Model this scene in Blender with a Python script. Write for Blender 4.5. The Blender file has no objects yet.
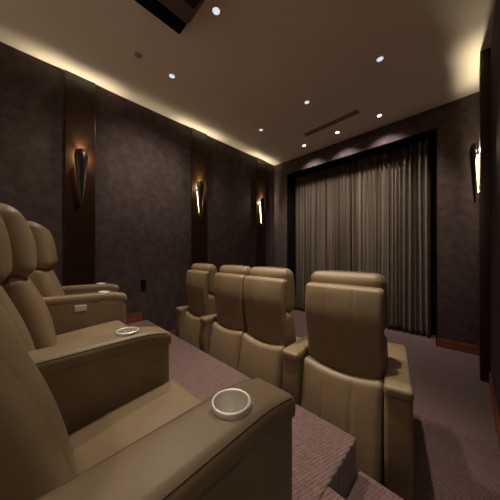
import bpy, bmesh, math, random
from mathutils import Vector, Matrix
random.seed(7)
S = bpy.context.scene
COL = S.collection
PI = math.pi
CAM_Z = 1.25
CEIL = 3.25
XL, XR = -3.12, 0.15          # left wall, right wall (front part of the room)
YF, YB = 3.90, -1.25          # front wall, back wall
PLAT = 0.35                   # height of the rear seating platform

# ------------------------------------------------------------------ materials
def mat(name, color, rough=0.6, metal=0.0, spec=0.5, coat=0.0, emit=None, estr=0.0):
    m = bpy.data.materials.new(name); m.use_nodes = True
    b = m.node_tree.nodes['Principled BSDF']
    b.inputs['Base Color'].default_value = (*color, 1)
    b.inputs['Roughness'].default_value = rough
    b.inputs['Metallic'].default_value = metal
    b.inputs['Specular IOR Level'].default_value = spec
    b.inputs['Coat Weight'].default_value = coat
    if emit:
        b.inputs['Emission Color'].default_value = (*emit, 1)
        b.inputs['Emission Strength'].default_value = estr
    return m

def noise_mat(name, c1, c2, scale, rough, bump=0.0, bscale=None, detail=4, spec=0.5,
              stretch=(1, 1, 1), lo=0.3, hi=0.7, sheen=0.0, metal=0.0, coat=0.0, bdist=0.01):
    m = mat(name, c1, rough, metal, spec, coat)
    nt = m.node_tree; b = nt.nodes['Principled BSDF']
    tc = nt.nodes.new('ShaderNodeTexCoord')
    mp = nt.nodes.new('ShaderNodeMapping'); mp.inputs['Scale'].default_value = stretch
    nt.links.new(tc.outputs['Object'], mp.inputs['Vector'])
    n = nt.nodes.new('ShaderNodeTexNoise'); n.inputs['Scale'].default_value = scale
    n.inputs['Detail'].default_value = detail
    nt.links.new(mp.outputs[0], n.inputs['Vector'])
    r = nt.nodes.new('ShaderNodeValToRGB')
    r.color_ramp.elements[0].position = lo; r.color_ramp.elements[0].color = (*c1, 1)
    r.color_ramp.elements[1].position = hi; r.color_ramp.elements[1].color = (*c2, 1)
    nt.links.new(n.outputs['Fac'], r.inputs['Fac'])
    nt.links.new(r.outputs['Color'], b.inputs['Base Color'])
    if sheen: b.inputs['Sheen Weight'].default_value = sheen
    if bump:
        n2 = nt.nodes.new('ShaderNodeTexNoise'); n2.inputs['Scale'].default_value = bscale or scale * 4
        n2.inputs['Detail'].default_value = 5
        nt.links.new(mp.outputs[0], n2.inputs['Vector'])
        bp = nt.nodes.new('ShaderNodeBump'); bp.inputs['Strength'].default_value = bump
        bp.inputs['Distance'].default_value = bdist
        nt.links.new(n2.outputs['Fac'], bp.inputs['Height'])
        nt.links.new(bp.outputs['Normal'], b.inputs['Normal'])
    return m

M = {}
M['leather'] = noise_mat('leather', (.208, .147, .081), (.243, .173, .096), 9, .46, .10, 70, spec=.4, bdist=.004)
M['seam'] = mat('seam_thread', (.10, .075, .042), .6)
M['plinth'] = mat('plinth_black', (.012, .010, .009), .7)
M['wall'] = noise_mat('wall_fabric', (.062, .043, .041), (.094, .067, .064), 13, .85, .25, 80, detail=8, spec=.15, lo=.35, hi=.68)
M['ceiling'] = noise_mat('ceiling_paint', (.85, .76, .67), (.87, .78, .69), 3, .9, .04, 120, spec=.1)
M['bounce_paint'] = noise_mat('fill_bounce_paint', (.66, .59, .50), (.70, .63, .54), 6, .9, .05, 90, spec=.1)  # pale colour made up for the unseen back wall, to bounce fill light
M['wood_dark'] = noise_mat('column_wood', (.020, .0080, .0026), (.027, .0108, .0036), 5, .30, spec=.5, stretch=(6, 6, .6), coat=.15)
M['wood_base'] = noise_mat('baseboard_wood', (.17, .050, .024), (.25, .082, .038), 8, .4, spec=.4, stretch=(1, 1, 6))
M['black'] = mat('matte_black', (.006, .005, .005), .85, spec=.1)
M['black_gloss'] = mat('gloss_black', (.010, .010, .012), .25)
M['bronze'] = mat('dark_bronze', (.055, .045, .040), .32, metal=.8)
M['silver'] = noise_mat('brushed_aluminium', (.80, .76, .70), (.86, .82, .76), 30, .42, metal=.55)
M['button'] = mat('white_plastic', (.62, .56, .47), .4)
M['trim_white'] = mat('downlight_trim', (.72, .64, .55), .5)
M['lens'] = mat('downlight_lens', (.8, .8, .85), .3, emit=(.80, .87, 1.0), estr=.85)
M['lens_bright'] = mat('downlight_lens_bright', (.9, .9, .85), .3, emit=(1.0, .92, .78), estr=14)
M['diffuser'] = mat('sconce_diffuser', (.9, .8, .6), .4, emit=(1.0, .62, .26), estr=14)
M['proj_body'] = mat('projector_body', (.14, .10, .075), .5)
M['proj_lens'] = mat('projector_lens', (.01, .02, .09), .08, coat=1.0)
M['vent'] = mat('vent_paint', (.30, .23, .18), .8)
M['cap'] = mat('cap_plastic', (.42, .34, .28), .7)
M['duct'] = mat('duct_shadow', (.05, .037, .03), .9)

# carpet: ribbed loop pile
def carpet(name, c1, c2):
    m = noise_mat(name, c1, c2, 45, .95, detail=6, spec=.05, sheen=.25, lo=.3, hi=.7)
    nt = m.node_tree; b = nt.nodes['Principled BSDF']
    tc = nt.nodes.new('ShaderNodeTexCoord')
    hs = []
    for ang, sc in ((0.3, 22), (1.87, 22)):
        mp = nt.nodes.new('ShaderNodeMapping'); mp.inputs['Rotation'].default_value = (0, 0, ang)
        nt.links.new(tc.outputs['Object'], mp.inputs['Vector'])
        w = nt.nodes.new('ShaderNodeTexWave'); w.inputs['Scale'].default_value = sc
        w.inputs['Distortion'].default_value = .8; w.inputs['Detail Scale'].default_value = 4
        nt.links.new(mp.outputs[0], w.inputs['Vector']); hs.append(w)
    add = nt.nodes.new('ShaderNodeMath'); add.operation = 'ADD'
    nt.links.new(hs[0].outputs['Fac'], add.inputs[0]); nt.links.new(hs[1].outputs['Fac'], add.inputs[1])
    bp = nt.nodes.new('ShaderNodeBump'); bp.inputs['Strength'].default_value = .55; bp.inputs['Distance'].default_value = .006
    nt.links.new(add.outputs[0], bp.inputs['Height']); nt.links.new(bp.outputs['Normal'], b.inputs['Normal'])
    return m
M['carpet'] = carpet('mauve_carpet', (.125, .072, .066), (.185, .112, .105))
M['carpet_front'] = M['carpet']

# curtain cloth: fine vertical stripes, painting in the light and shade of the folds
def curtain_mat():
    m = mat('curtain_cloth', (.3, .24, .17), .75, spec=.2)
    nt = m.node_tree; b = nt.nodes['Principled BSDF']
    at = nt.nodes.new('ShaderNodeUVMap'); at.uv_map = 'cloth'
    mp = nt.nodes.new('ShaderNodeMapping'); mp.inputs['Scale'].default_value = (1, .004, 1)
    nt.links.new(at.outputs['UV'], mp.inputs['Vector'])
    n = nt.nodes.new('ShaderNodeTexNoise'); n.inputs['Scale'].default_value = 26; n.inputs['Detail'].default_value = 3
    nt.links.new(mp.outputs[0], n.inputs['Vector'])
    r = nt.nodes.new('ShaderNodeValToRGB')
    e = r.color_ramp.elements
    e[0].position = .36; e[0].color = (.115, .070, .044, 1)
    e[1].position = .60; e[1].color = (.42, .34, .26, 1)
    x = r.color_ramp.elements.new(.47); x.color = (.25, .185, .125, 1)
    nt.links.new(n.outputs['Fac'], r.inputs['Fac']); nt.links.new(r.outputs['Color'], b.inputs['Base Color'])
    b.inputs['Sheen Weight'].default_value = .1
    return m
M['curtain'] = curtain_mat()

# ------------------------------------------------------------------ helpers
def mesh_from(name, bm, material, smooth=True):
    me = bpy.data.meshes.new(name); bm.to_mesh(me); bm.free()
    me.materials.append(material)
    if smooth:
        for p in me.polygons: p.use_smooth = True
    return me

def link(name, me, parent=None, loc=(0, 0, 0), rot=(0, 0, 0)):
    o = bpy.data.objects.new(name, me); COL.objects.link(o)
    o.location = loc; o.rotation_euler = rot
    if parent: o.parent = parent
    return o

def thing(name, label, cat, loc=(0, 0, 0), rz=0, group=None):
    o = bpy.data.objects.new(name, None); COL.objects.link(o)
    o.empty_display_size = .05
    o.location = loc; o.rotation_euler = (0, 0, rz)
    o['label'] = label; o['category'] = cat
    if group: o['group'] = group
    return o

def box(bm, lo, hi, bevel=0.0):
    r = bmesh.ops.create_cube(bm, size=1.0)
    vs = r['verts']
    for v in vs:
        v.co = Vector(((lo[i] + hi[i]) / 2 + v.co[i] * (hi[i] - lo[i]) for i in range(3)))
    if bevel:
        es = list({e for v in vs for e in v.link_edges})
        bmesh.ops.bevel(bm, geom=es, offset=bevel, segments=2, affect='EDGES', profile=.6)

def struct(name, boxes, material, bevel=0.0):
    bm = bmesh.new()
    for lo, hi in boxes: box(bm, lo, hi, bevel)
    o = link(name, mesh_from(name, bm, material, False)); o['kind'] = 'structure'
    return o

def axis_pts(L, r, m):
    k = 4
    a = [r * (1 - math.tan(PI / 4 * (1 - i / k))) for i in range(k + 1)]
    mid = [r + (L - 2 * r) * i / m for i in range(1, m)]
    return a + mid + [L - t for t in reversed(a)]

def rbox(lo, hi, r, m=8, bulge=(0, 0, 0), deform=None, my=None, mz=None):
    """rounded, puffed upholstery box as a bmesh"""
    lo = Vector(lo); hi = Vector(hi); L = hi - lo
    r = min(r, min(L) * .499)
    mm = (m, my or m, mz or m)
    P = [axis_pts(L[i], r, mm[i]) for i in range(3)]
    c = (lo + hi) / 2
    bm = bmesh.new()
    def fix(p):
        inn = Vector((min(max(p[i], lo[i] + r), hi[i] - r) for i in range(3)))
        d = p - inn
        if d.length > 1e-9: p = inn + d.normalized() * r
        u = [(p[i] - c[i]) / (L[i] / 2) for i in range(3)]
        s = [max(0, 1 - t * t) for t in u]
        p = p + Vector((u[0] * bulge[0] * s[1] * s[2], u[1] * bulge[1] * s[0] * s[2], u[2] * bulge[2] * s[0] * s[1]))
        return deform(p) if deform else p
    for ax in range(3):
        a, b = (ax + 1) % 3, (ax + 2) % 3
        for side in (0, 1):
            g = []
            for t in P[a]:
                row = []
                for q in P[b]:
                    p = Vector((0, 0, 0)); p[ax] = L[ax] * side; p[a] = t; p[b] = q
                    row.append(bm.verts.new(fix(lo + p)))
                g.append(row)
            for i in range(len(P[a]) - 1):
                for j in range(len(P[b]) - 1):
                    f = [g[i][j], g[i + 1][j], g[i + 1][j + 1], g[i][j + 1]]
                    bm.faces.new(f if side else f[::-1])
    bmesh.ops.remove_doubles(bm, verts=bm.verts, dist=1e-5)
    bmesh.ops.recalc_face_normals(bm, faces=bm.faces)
    return bm

def lathe(bm, prof, n=32, center=(0, 0, 0)):
    rings = []
    for r, z in prof:
        if r < 1e-6: rings.append([bm.verts.new((center[0], center[1], center[2] + z))])
        else: rings.append([bm.verts.new((center[0] + r * math.cos(2 * PI * i / n), center[1] + r * math.sin(2 * PI * i / n), center[2] + z)) for i in range(n)])
    for a, b in zip(rings, rings[1:]):
        for i in range(n):
            j = (i + 1) % n
            if len(a) == 1 and len(b) == 1: continue
            if len(a) == 1: bm.faces.new((a[0], b[j], b[i]))
            elif len(b) == 1: bm.faces.new((a[i], a[j], b[0]))
            else: bm.faces.new((a[i], a[j], b[j], b[i]))
    bmesh.ops.recalc_face_normals(bm, faces=bm.faces)

def tube(bm, pts, r, n=8):
    pts = [Vector(p) for p in pts]; rings = []
    for i, p in enumerate(pts):
        d = (pts[min(i + 1, len(pts) - 1)] - pts[max(i - 1, 0)]).normalized()
        up = Vector((0, 0, 1)) if abs(d.z) < .9 else Vector((1, 0, 0))
        a = d.cross(up).normalized(); b = d.cross(a)
        rings.append([bm.verts.new(p + r * (a * math.cos(2 * PI * k / n) + b * math.sin(2 * PI * k / n))) for k in range(n)])
    for A, B in zip(rings, rings[1:]):
        for k in range(n): bm.faces.new((A[k], A[(k + 1) % n], B[(k + 1) % n], B[k]))
    bm.faces.new(rings[0]); bm.faces.new(rings[-1][::-1])
    bmesh.ops.recalc_face_normals(bm, faces=bm.faces)

def groove(x, xs, w, d):
    return sum(d * math.exp(-((x - s) / w) ** 2) for s in xs)

def cut(me, cutter_bm):
    """subtract a shape from a mesh, return the new mesh"""
    cm = bpy.data.meshes.new('cutter'); cutter_bm.to_mesh(cm); cutter_bm.free()
    a = bpy.data.objects.new('tmp_a', me); b = bpy.data.objects.new('tmp_b', cm)
    COL.objects.link(a); COL.objects.link(b)
    md = a.modifiers.new('b', 'BOOLEAN'); md.operation = 'DIFFERENCE'; md.object = b; md.solver = 'EXACT'
    dg = bpy.context.evaluated_depsgraph_get()
    out = bpy.data.meshes.new_from_object(a.evaluated_get(dg))
    bpy.data.objects.remove(a); bpy.data.objects.remove(b); bpy.data.meshes.remove(cm)
    for p in out.polygons: p.use_smooth = True
    return out

# ------------------------------------------------------------------ room shell
T = .15
OP_L, OP_R, OP_T = -2.77, -.307, CAM_Z + 1.715     # curtain opening in the front wall
NB_Y, NB_X = 1.85, 1.0                             # side bay to the right of the rear seats
struct('floor', [((XL - T, YB - T, -.1), (NB_X + T, YF + .55, 0))], M['carpet_front'])
struct('ceiling', [((XL - T, YB - T, CEIL), (NB_X + T, YF + .55, CEIL + .1))], M['ceiling'])
struct('wall_left', [((XL - T, YB - T, 0), (XL, YF + .55, CEIL))], M['wall'])
struct('wall_back', [((XL, YB - T, 0), (NB_X + T, YB, CEIL))], M['bounce_paint'])  # unseen; its pale paint is added as a reflector for the fill lamps
struct('wall_right', [((XR, NB_Y, 0), (XR + T, YF, CEIL)), ((XR + T, NB_Y, 0), (NB_X, NB_Y + T, CEIL)),
                      ((NB_X, YB, 0), (NB_X + T, NB_Y + T, CEIL))], M['wall'])
struct('wall_front', [((XL, YF, 0), (OP_L, YF + .06, CEIL)), ((OP_R, YF, 0), (XR + T, YF + .06, CEIL)),
                      ((OP_L, YF, OP_T), (OP_R, YF + .06, CEIL))], M['wall'])
struct('trim_1', [((OP_L - .02, YF + .06, 0), (OP_L, YF + .5, OP_T)), ((OP_R, YF + .06, 0), (OP_R + .02, YF + .5, OP_T)),
                  ((OP_L - .02, YF + .06, OP_T), (OP_R + .02, YF + .5, OP_T + .02)),
                  ((OP_L - .02, YF + .5, 0), (OP_R + .02, YF + .53, OP_T + .02)),
                  ((OP_L, YF - .004, 0), (OP_L + .012, YF + .06, OP_T)), ((OP_R - .012, YF - .004, 0), (OP_R, YF + .06, OP_T)),
                  ((OP_L, YF - .004, OP_T - .012), (OP_R, YF + .06, OP_T))], M['black'])
# platform and aisle step
PE = 1.13
struct('floor_platform', [((XL, YB, 0), (-.39, PE, PLAT)), ((-.39, YB, 0), (NB_X, .82, PLAT))], M['carpet'], .012)
struct('floor_step', [((-.388, .822, 0), (NB_X, 1.16, PLAT / 2))], M['carpet'], .012)
# columns
COLS = [(.262, .533), (1.797, 2.08), (3.29, 3.58)]
n = 2
for a, b in COLS:
    struct('trim_%d' % n, [((XL, a, 0), (XL + .022, b, CEIL))], M['wood_dark'], .003); n += 1
struct('trim_%d' % n, [((XR - .073, 3.14, 0), (XR, 3.50, CEIL))], M['wood_dark'], .003); n += 1
# baseboards
BH = .115
def bseg(y0, y1, z): return ((XL, y0, z), (XL + .014, y1, z + BH))
struct('baseboard_left', [bseg(YB, .262, PLAT), bseg(.533, 1.06, PLAT), bseg(PE + .005, 1.797, 0), bseg(2.08, 3.29, 0), bseg(3.58, YF, 0)], M['wood_base'], .003)
struct('baseboard_front', [((XL + .014, YF - .014, 0), (OP_L, YF, BH)), ((OP_R, YF - .014, 0), (XR - .014, YF, BH))], M['wood_base'], .003)
struct('baseboard_right', [((XR - .014, NB_Y, 0), (XR, 3.14, BH)), ((XR - .014, 3.50, 0), (XR, YF, BH))], M['wood_base'], .003)

# ------------------------------------------------------------------ recliners
ARM_Z = .60
CUP_Y = .54
def arm_meshes():
    w = .0595
    def body_def(p):
        f = groove(p.y, [.485], .006, .004)
        s = 1 if p.x > 0 else -1
        if abs(p.x) > w * .6: p.x -= s * f
        t = max(0, (p.y - .55) / .15)
        if p.z > .30: p.z -= .026 * t * t * (p.z - .3) / .28
        if p.y < .05:  # soft puffed back
            p.y -= .010 * max(0, 1 - ((p.z - .3) / .26) ** 2)
        return p
    body = mesh_from('armrest', rbox((-w, 0, .055), (w, .682, .592), .022, 5, (.004, .004, 0), body_def, my=26, mz=12), M['leather'])
    def fall(p):
        t = max(0, (p.y - .55) / .15)
        p.z -= .026 * t * t
        return p
    pad = mesh_from('pad', rbox((-.062, -.014, .542), (.062, .692, ARM_Z), .021, 6, (0, 0, .004), fall, my=22, mz=3), M['leather'])
    def cyl():
        b = bmesh.new()
        bmesh.ops.create_cone(b, cap_ends=True, segments=40, radius1=.0335, radius2=.0335, depth=.2, matrix=Matrix.Translation((0, CUP_Y, ARM_Z + .035)))
        return b
    plain = (body.copy(), pad.copy())
    pad = cut(pad, cyl()); body = cut(body, cyl())
    bm = bmesh.new()
    for s in (-1, 1):
        pts = []
        for i in range(19):
            y = .008 + (.668 - .008) * i / 18
            p = fall(Vector((s * .0558, y, ARM_Z - .006))); pts.append(p)
        tube(bm, pts, .0022, 6)
    pip = mesh_from('piping', bm, M['seam'])
    bm = bmesh.new()
    lathe(bm, [(.0325, .004), (.0325, .012), (.0345, .0155), (.0375, .016), (.0398, .0135), (.0405, .008), (.0402, .001), (.036, -.004), (.034, -.006)], 40, (0, CUP_Y, ARM_Z - .004))
    lip = mesh_from('cup_holder', bm, M['silver'])
    bm = bmesh.new()
    lathe(bm, [(.0328, .008), (.0322, -.01), (.0305, -.050), (.028, -.055), (0, -.055)], 40, (0, CUP_Y, ARM_Z - .004))
    cup = mesh_from('cup_liner', bm, M['silver'])
    return body, pad, pip, lip, cup, plain
ARM = arm_meshes()

def seat_meshes(w):
    h = w / 2
    d = {}
    d['base'] = mesh_from('base', rbox((-h, .10, .055), (h, .66, .30), .02, 6), M['leather'])
    def bk(p):
        if p.y < .05: p.y += groove(p.x, [-w * .17, w * .17], .007, .007)
        if p.z > .40: p.z -= .030 * (1 - (p.x / h) ** 2) * (p.z - .4) / .16
        if p.y < .06: p.y += .045 * (p.z - .35) / .25
        return p
    d['back_panel'] = mesh_from('back_panel', rbox((-h + .002, 0, .055), (h - .002, .085, .575), .034, 34, (0, .012, 0), bk, my=4, mz=14), M['leather'])
    def sh(p):
        z = (p.z - .48) / .58
        if p.y < .03: p.y += groove(p.x, [-w * .17, w * .17], .005, .004)
        p.x *= .94 + .06 * min(1, z * 1.4)
        p.y += .095 - .085 * z + .012 * (p.x / h) ** 2 + .060 * max(0, (z - .62) / .38) ** 2
        p.y += -.010 * math.exp(-((z - 1) / .12) ** 2)
        return p
    d['back_shell'] = mesh_from('back_shell', rbox((-h + .004, 0, .44), (h - .004, .065, 1.06), .026, 36, (0, .006, .004), sh, my=4, mz=18), M['leather'])
    def lean(p, k=.22, z0=.38):
        p.y -= k * (p.z - z0)
        return p
    def br(p):
        if p.y > .25: p.y -= groove(p.x, [-w * .26, w * .26], .008, .006)
        return lean(p)
    d['backrest'] = mesh_from('backrest', rbox((-h + .006, .15, .36), (h - .006, .305, .80), .045, 30, (.002, .030, .01), br, my=5, mz=14), M['leather'])
    def hd(p):
        z = (p.z - .79) / .34
        p.y -= .060 + .030 * z
        if p.y > .15: p.y -= .06 * max(0, z - .5) ** 2
        return p
    d['headrest'] = mesh_from('headrest', rbox((-h + .008, .195, .79), (h - .008, .335, 1.135), .055, 22, (.002, .022, .008), hd, my=6, mz=14), M['leather'])
    def st(p):
        t = (p.y - .28) / .44
        p.z += .035 * t
        if t > .85: p.z -= .03 * ((t - .85) / .15) ** 2
        return p
    d['seat_cushion'] = mesh_from('seat_cushion', rbox((-h + .003, .255, .24), (h - .003, .70, .375), .038, 16, (0, .012, .022), st), M['leather'])
    d['footrest'] = mesh_from('footrest', rbox((-h + .006, .655, .075), (h - .006, .705, .285), .022, 10, (0, .010, 0)), M['leather'])
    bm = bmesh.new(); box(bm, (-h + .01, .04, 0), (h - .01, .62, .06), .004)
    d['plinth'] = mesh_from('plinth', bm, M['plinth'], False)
    return d
SEAT = {}
def recliner(label, x, y, z, rz, w, arms, group, button=None, tilt=0.0, cups=True):
    key = round(w, 3)
    if key not in SEAT: SEAT[key] = seat_meshes(w)
    t = thing('recliner', label, 'recliner', (x, y, z), rz, group)
    for nme, me in SEAT[key].items():
        o = link(nme, me, t)
        if tilt and nme in ('back_shell', 'backrest', 'headrest'):
            pv = Vector((0, .22, .42)); o.rotation_euler = (tilt, 0, 0)
            o.location = pv - Matrix.Rotation(tilt, 3, 'X') @ pv
            if nme == 'backrest' and tilt > R(4.5): o.location.y += .03
            if nme == 'headrest': o.location.y -= .018
    for ax in arms:
        turn = 0
        if isinstance(ax, tuple): ax, turn = ax
        a = link('armrest', ARM[0] if cups else ARM[5][0], t, (ax, 0, 0), (0, 0, turn))
        link('pad', ARM[1] if cups else ARM[5][1], a)
        link('piping', ARM[2], a)
        if cups:
            link('cup_holder', ARM[3], a)['label'] = 'silver cup holder ring'
            link('cup_liner', ARM[4], a)
        if button and abs(button - ax) < 1e-6:
            bm = rbox((-.006, -.034, -.022), (.004, .034, .022), .0049, 4)
            link('power_button', mesh_from('power_button', bm, M['button']), a, (.0615, .40, .515))['label'] = 'small pale power button plate'
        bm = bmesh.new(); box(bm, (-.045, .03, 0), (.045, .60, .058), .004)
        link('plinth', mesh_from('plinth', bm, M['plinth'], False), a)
    return t

R = math.radians
GF, GR = 'front row of leather recliners', 'rear row of leather recliners on the platform'
FY = 1.245
recliner('olive tan leather recliner nearest the right wall in the front row by the curtain', -.545, FY, 0, R(4), .465, (-.302, (.302, R(8))), GF, cups=False)
recliner('olive tan leather front row recliner, right half of the joined middle pair', -1.178, FY, 0, 0, .435, (), GF, cups=False)
recliner('olive tan leather front row recliner, left half of the joined middle pair', -1.616, FY, 0, 0, .435, (), GF, cups=False)
recliner('olive tan leather recliner at the left wall end of the front row', -2.204, FY + .01, 0, R(-2), .43, (-.282, .282), GF, cups=False)
RY, TL = -.27, R(4)
recliner('olive tan leather recliner closest to the viewer, biggest silver cup holder on its arm', -.605, RY, PLAT, R(2), .45, (-.292, .292), GR, None, TL + R(1))
recliner('olive tan leather platform recliner beside the nearest one, headrest cut by the photo edge', -1.222, RY - .015, PLAT, 0, .44, (), GR, None, TL)
recliner('olive tan leather platform recliner next to the arm with the pale power button', -1.668, RY + .06, PLAT, 0, .44, (), GR, None, TL)
recliner('olive tan leather platform recliner farthest away, in front of the first dark wall column', -2.365, RY + .18, PLAT, R(-9), .46, (-.298, .298), GR, .298, TL)

# ------------------------------------------------------------------ sconces
def sconce_meshes():
    H = .64
    def half_w(t):      # t 0 bottom .. 1 top
        w = .012 + .052 * min(1, t / .86) ** .9
        if t > .82: w *= math.sqrt(max(0, 1 - ((t - .82) / .18) ** 2.2)) * .999 + .001
        if t < .05: w *= math.sqrt(t / .05) * .999 + .001
        return w
    def depth(t):
        d = .014 + .036 * min(1, t / .8)
        if t > .82: d *= math.sqrt(max(0, 1 - ((t - .82) / .18) ** 2.2)) * .85 + .15
        return d
    def shell(bm, sw, sd, off, z0, z1, nz=40, na=20):
        rows = []
        for i in range(nz + 1):
            t = i / nz
            z = z0 + (z1 - z0) * t
            row = []
            for j in range(na + 1):
                a = PI * j / na
                x = off + depth(t) * sd * math.sin(a) ** .9
                row.append(bm.verts.new((x, -half_w(t) * sw * math.cos(a), z)))
            rows.append(row)
        for A, B in zip(rows, rows[1:]):
            for j in range(na): bm.faces.new((A[j], A[j + 1], B[j + 1], B[j]))
        bmesh.ops.recalc_face_normals(bm, faces=bm.faces)
    bm = bmesh.new(); shell(bm, 1, 1, .026, 0, H)
    # thickness
    geo = bmesh.ops.solidify(bm, geom=bm.faces[:], thickness=.003)
    sh = mesh_from('shield', bm, M['bronze'])
    bm = bmesh.new(); shell(bm, .80, .40, .005, .10, H - .14)
    df = mesh_from('diffuser', bm, M['diffuser'])
    bm = bmesh.new(); box(bm, (0, -.02, .12), (.006, .02, H - .16), .002); box(bm, (.004, -.006, .2), (.05, .006, .212)); box(bm, (.004, -.006, .44), (.05, .006, .452))
    bp = mesh_from('back_plate', bm, M['bronze'], False)
    return sh, df, bp
SC = sconce_meshes()
def spot(name, loc, target, energy, size, blend, color, radius=.03):
    l = bpy.data.lights.new(name, 'SPOT'); l.energy = energy; l.spot_size = R(size); l.spot_blend = blend
    l.color = color; l.shadow_soft_size = radius
    o = bpy.data.objects.new(name, l); COL.objects.link(o); o.location = loc
    o.rotation_euler = (Vector(target) - Vector(loc)).to_track_quat('-Z', 'Y').to_euler()
    return o
SZ = CAM_Z + .545
WARM = (1.0, .87, .58)
UP = 38
def sconce(label, x, y, rz):
    t = thing('wall_sconce', label, 'wall lamp', (x, y, SZ), rz, 'bronze wall sconces')
    for nme, me in zip(('shield', 'diffuser', 'back_plate'), SC): link(nme, me, t)
    s = 1 if rz == 0 else -1
    spot('sconce_uplight', (x + s * .017, y, SZ + .565), (x + s * .04, y, CEIL), UP, 68, 1.0, WARM, .012)
    l = bpy.data.lights.new('sconce_bulb', 'POINT'); l.energy = 11; l.color = WARM; l.shadow_soft_size = .009
    o = bpy.data.objects.new('sconce_bulb', l); COL.objects.link(o); o.location = (x + s * .016, y, SZ + .545)
COLX = XL + .022
sconce('tapered dark bronze sconce glowing on the nearest left wall column', COLX, .397, 0)
sconce('tapered dark bronze sconce glowing on the middle left wall column', COLX, 1.938, 0)
sconce('tapered dark bronze sconce glowing on the left wall column by the curtain corner', COLX, 3.435, 0)
sconce('tapered dark bronze sconce seen edge on, glowing on the right wall column', XR - .073, 3.32, PI)

# ------------------------------------------------------------------ ceiling fittings
def downlight_mesh():
    bm = bmesh.new()
    lathe(bm, [(.030, -.001), (.031, -.004), (.036, -.006), (.041, -.005), (.043, -.001), (.043, 0)], 32)
    ring = mesh_from('trim_ring', bm, M['trim_white'])
    bm = bmesh.new(); lathe(bm, [(.0305, -.001), (.028, -.003), (.015, -.005), (0, -.006)], 32)
    return ring, mesh_from('lens', bm, M['lens']), None
RING, LENS, _ = downlight_mesh()
LENS2 = LENS.copy(); LENS2.materials.clear(); LENS2.materials.append(M['lens_bright'])
def downlight(label, x, y, energy, size, bright=False, scale=1.0, color=(1, .88, .73), aim=None, blend=.7):
    t = thing('downlight', label, 'ceiling light', (x, y, CEIL), 0, 'recessed ceiling downlights')
    t.scale = (scale, scale, 1)
    link('trim_ring', RING, t); link('lens', LENS2 if bright else LENS, t)
    ax, ay = aim or (x, y)
    spot('downlight_or_fill_lamp', (x, y, CEIL - .02), (ax, ay, 0), energy, size, blend, color, .03)
E1, E2, E3, EW = 162, 74, 64, 58
downlight('pale recessed downlight beside the ceiling projector', -1.47, 1.077, E1, 84, blend=1.0)
downlight('pale recessed downlight on the ceiling above the nearest left column side', -2.36, 1.12, E1 * .5, 150, blend=1.0)
downlight('pale recessed downlight over the right end of the front row, rightmost on the ceiling', -.645, 2.53, E2, 50, aim=(-.645, 5.7), blend=.8)
downlight('pale recessed downlight mid ceiling, just behind the long vent slot', -1.51, 2.57, E2, 50, aim=(-1.51, 5.7), blend=.8)
downlight('pale recessed downlight left of the vent, toward the far left column', -2.37, 2.62, E2, 50, aim=(-2.37, 5.7), blend=.8)
for k, x in enumerate((-2.148, -1.53, -.916)):
    downlight(('bright sparkling downlight before the curtain, left of three', 'bright sparkling downlight before the curtain, middle of three',
               'bright sparkling downlight before the curtain, right of three')[k], x, 3.56, E3, 98, True, .8, (1, .90, .84), (x, 4.9), 1.0)
# lamps of the same grid above and behind the viewer (only their light reaches the picture); the last is an added fill lamp in the side bay
for x, y, e, sz in ((-.6, 1.1, E1 * .9, 50), (-2.36, -.37, 3, 90), (-1.47, -.37, 1.5, 90), (-.6, -.37, .6, 90), (.80, .2, 24, 70)):
    spot('downlight_or_fill_lamp', (x, y, CEIL - .02), (-.6, y, .7) if x > 0 else (x - .2, y + .28, 0) if y > 0 else (x, y, 0), e, sz, .8, (1, .88, .73), .03)

# added unseen fill lamps, bounced off the pale back wall
for x in (-2.5, -1.6, -.7, .3):
    spot('back_fill_lamp', (x, -.80, CEIL - .02), (x, YB, 1.5), EW, 100, 1.0, (1, .90, .78), .03)

# slot vent
t = thing('ceiling_vent', 'long brown slot vent in the ceiling near the curtain', 'vent', (-1.52, 3.25, CEIL), R(-1.5))
bm = bmesh.new()
for lo, hi in (((-.43, -.05, -.006), (.43, -.038, 0)), ((-.43, .038, -.006), (.43, .05, 0)), ((-.43, -.038, -.006), (-.42, .038, 0)), ((.42, -.038, -.006), (.43, .038, 0))): box(bm, lo, hi)
link('frame', mesh_from('frame', bm, M['vent'], False), t)
bm = bmesh.new()
for yy in (-.024, 0, .024): box(bm, (-.42, yy - .007, -.005), (.42, yy + .007, -.001))
link('slats', mesh_from('slats', bm, M['vent'], False), t)
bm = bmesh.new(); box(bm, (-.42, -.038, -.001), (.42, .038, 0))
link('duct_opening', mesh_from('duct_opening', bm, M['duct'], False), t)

# small round cap
bm = bmesh.new(); lathe(bm, [(.034, 0), (.034, -.004), (.028, -.008), (0, -.009)], 24)
o = link('ceiling_sensor', mesh_from('ceiling_sensor', bm, M['cap']), None, (-2.35, .76, CEIL))
o['label'] = 'small dark round cap on the ceiling left of the projector'; o['category'] = 'sensor'

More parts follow.
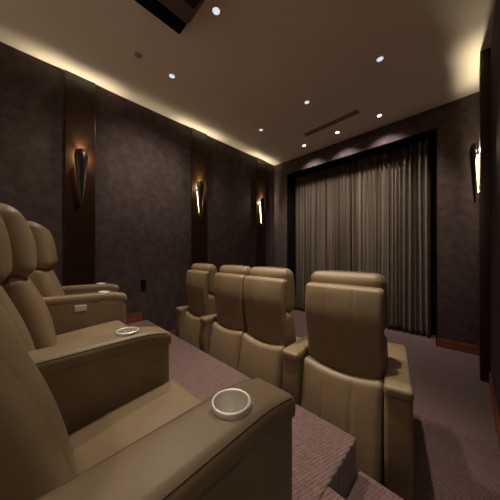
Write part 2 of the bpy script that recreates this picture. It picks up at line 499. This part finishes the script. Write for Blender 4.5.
# projector
t = thing('projector', 'dark brown and black projector hanging from the ceiling at the top edge', 'projector', (-1.5, .6, CEIL))
bm = bmesh.new(); box(bm, (-.34, -.45, -.03), (.40, .346, 0), .004)
link('mounting_plate', mesh_from('mounting_plate', bm, M['black'], False), t)
link('body', mesh_from('body', rbox((-.165, -.42, -.105), (.33, .335, -.025), .038, 8), M['proj_body']), t)
h = link('lens_housing', mesh_from('lens_housing', rbox((.03, -.38, -.155), (.31, .272, -.085), .006, 5), M['black_gloss']), t)
bm = bmesh.new(); lathe(bm, [(.032, 0), (.032, .012), (.028, .014), (.025, .008), (.012, .011), (0, .012)], 32)
link('lens', mesh_from('lens', bm, M['proj_lens']), h, (.17, .268, -.12), (-PI / 2, 0, 0))
bm = bmesh.new(); box(bm, (.045, -.3, -.160), (.295, .24, -.153), .003)
link('filter_cover', mesh_from('filter_cover', bm, M['proj_lens'], False), h)

# ------------------------------------------------------------------ wall outlet
t = thing('wall_outlet', 'black outlet plate on the left wall beyond the rear seats', 'outlet', (XL, 1.075, CAM_Z - .42))
bm = rbox((0, -.035, -.075), (.008, .035, .075), .0035, 4)
link('cover_plate', mesh_from('cover_plate', bm, M['black_gloss']), t)
for dz in (-.032, .032):
    bm = bmesh.new(); box(bm, (.008, -.018, dz - .022), (.0105, .018, dz + .022), .001)
    link('socket', mesh_from('socket', bm, M['black'], False), t)

# ------------------------------------------------------------------ curtains
def curtain(name, label, x0, x1, folds, seed):
    rnd = random.Random(seed)
    t = thing(name, label, 'curtain', ((x0 + x1) / 2, YF + .31, 0), 0, 'stage curtain halves')
    cx = (x0 + x1) / 2
    # irregular fold boundaries
    ws = [rnd.uniform(.65, 1.35) for _ in range(folds)]
    tot = sum(ws); edges = [0]
    for w in ws: edges.append(edges[-1] + w / tot)
    amps = [rnd.uniform(.75, 1.25) for _ in range(folds)]
    NS, NZ, H0, H1 = folds * 14, 40, .012, OP_T - .02
    bm = bmesh.new(); uv = bm.loops.layers.uv.new('cloth')
    grid, us = [], []
    ph = [rnd.uniform(0, 6.28) for _ in range(6)]
    for iz in range(NZ + 1):
        fz = iz / NZ; z = H0 + (H1 - H0) * fz
        row = []
        for i in range(NS + 1):
            k = min(folds - 1, i // 14); q = (i - k * 14) / 14
            s = edges[k] + (edges[k + 1] - edges[k]) * q
            a = 2 * PI * q
            top = max(0, (fz - .93) / .07)
            amp = .052 * amps[k] * (1 - .15 * top)
            y = -amp * (2 * abs(math.sin(a / 2)) ** .85 - 1)
            xoff = .007 * math.sin(a) * (1 - .6 * top)
            lo = 1 - fz
            sway = lo * (.010 * math.sin(9 * s + ph[0]) + .007 * math.sin(23 * s + ph[1] + 1.5 * fz))
            yy = y + lo * .012 * math.sin(31 * s + ph[2] + 2.2 * fz)
            if top > 0: z2 = z + .010 * math.cos(a + PI) * top
            else: z2 = z
            row.append(bm.verts.new((x0 - cx + s * (x1 - x0) + xoff + sway, yy, z2)))
        grid.append(row)
    arc = [0]
    for i in range(NS): arc.append(arc[-1] + (grid[NZ // 2][i + 1].co - grid[NZ // 2][i].co).length)
    for iz in range(NZ):
        for i in range(NS):
            f = bm.faces.new((grid[iz][i], grid[iz][i + 1], grid[iz + 1][i + 1], grid[iz + 1][i]))
            for l, (ii, zz) in zip(f.loops, ((i, iz), (i + 1, iz), (i + 1, iz + 1), (i, iz + 1))):
                l[uv].uv = (arc[ii] + seed, zz / NZ * 2.9)
    bmesh.ops.solidify(bm, geom=bm.faces[:], thickness=.002)
    link('drape', mesh_from('drape', bm, M['curtain']), t)
    bm = bmesh.new(); box(bm, (x0 - cx, -.02, OP_T - .02), (x1 - cx, .02, OP_T - .001), .002)
    link('track', mesh_from('track', bm, M['black'], False), t)
    return t
curtain('stage_curtain', 'taupe striped pleated curtain, left half of the opening', OP_L + .015, -1.56, 19, 3)
curtain('stage_curtain', 'taupe striped pleated curtain, right half of the opening', -1.55, -.40, 18, 11)

# ------------------------------------------------------------------ world, camera
w = bpy.data.worlds.new('World'); S.world = w; w.use_nodes = True
w.node_tree.nodes['Background'].inputs[0].default_value = (.0, .0, .0, 1)
w.node_tree.nodes['Background'].inputs[1].default_value = 0
c = bpy.data.cameras.new('Camera'); cam = bpy.data.objects.new('Camera', c); COL.objects.link(cam)
cam.location = (0, 0, CAM_Z)
cam.rotation_euler = (PI / 2, 0, R(45))
c.sensor_width = 36; c.lens = 219 / 500 * 36; c.clip_start = .02; c.shift_y = 4 / 500
S.camera = cam
S.view_settings.view_transform = 'Standard'; S.view_settings.look = 'None'
S.view_settings.gamma = 1; S.view_settings.exposure = 0
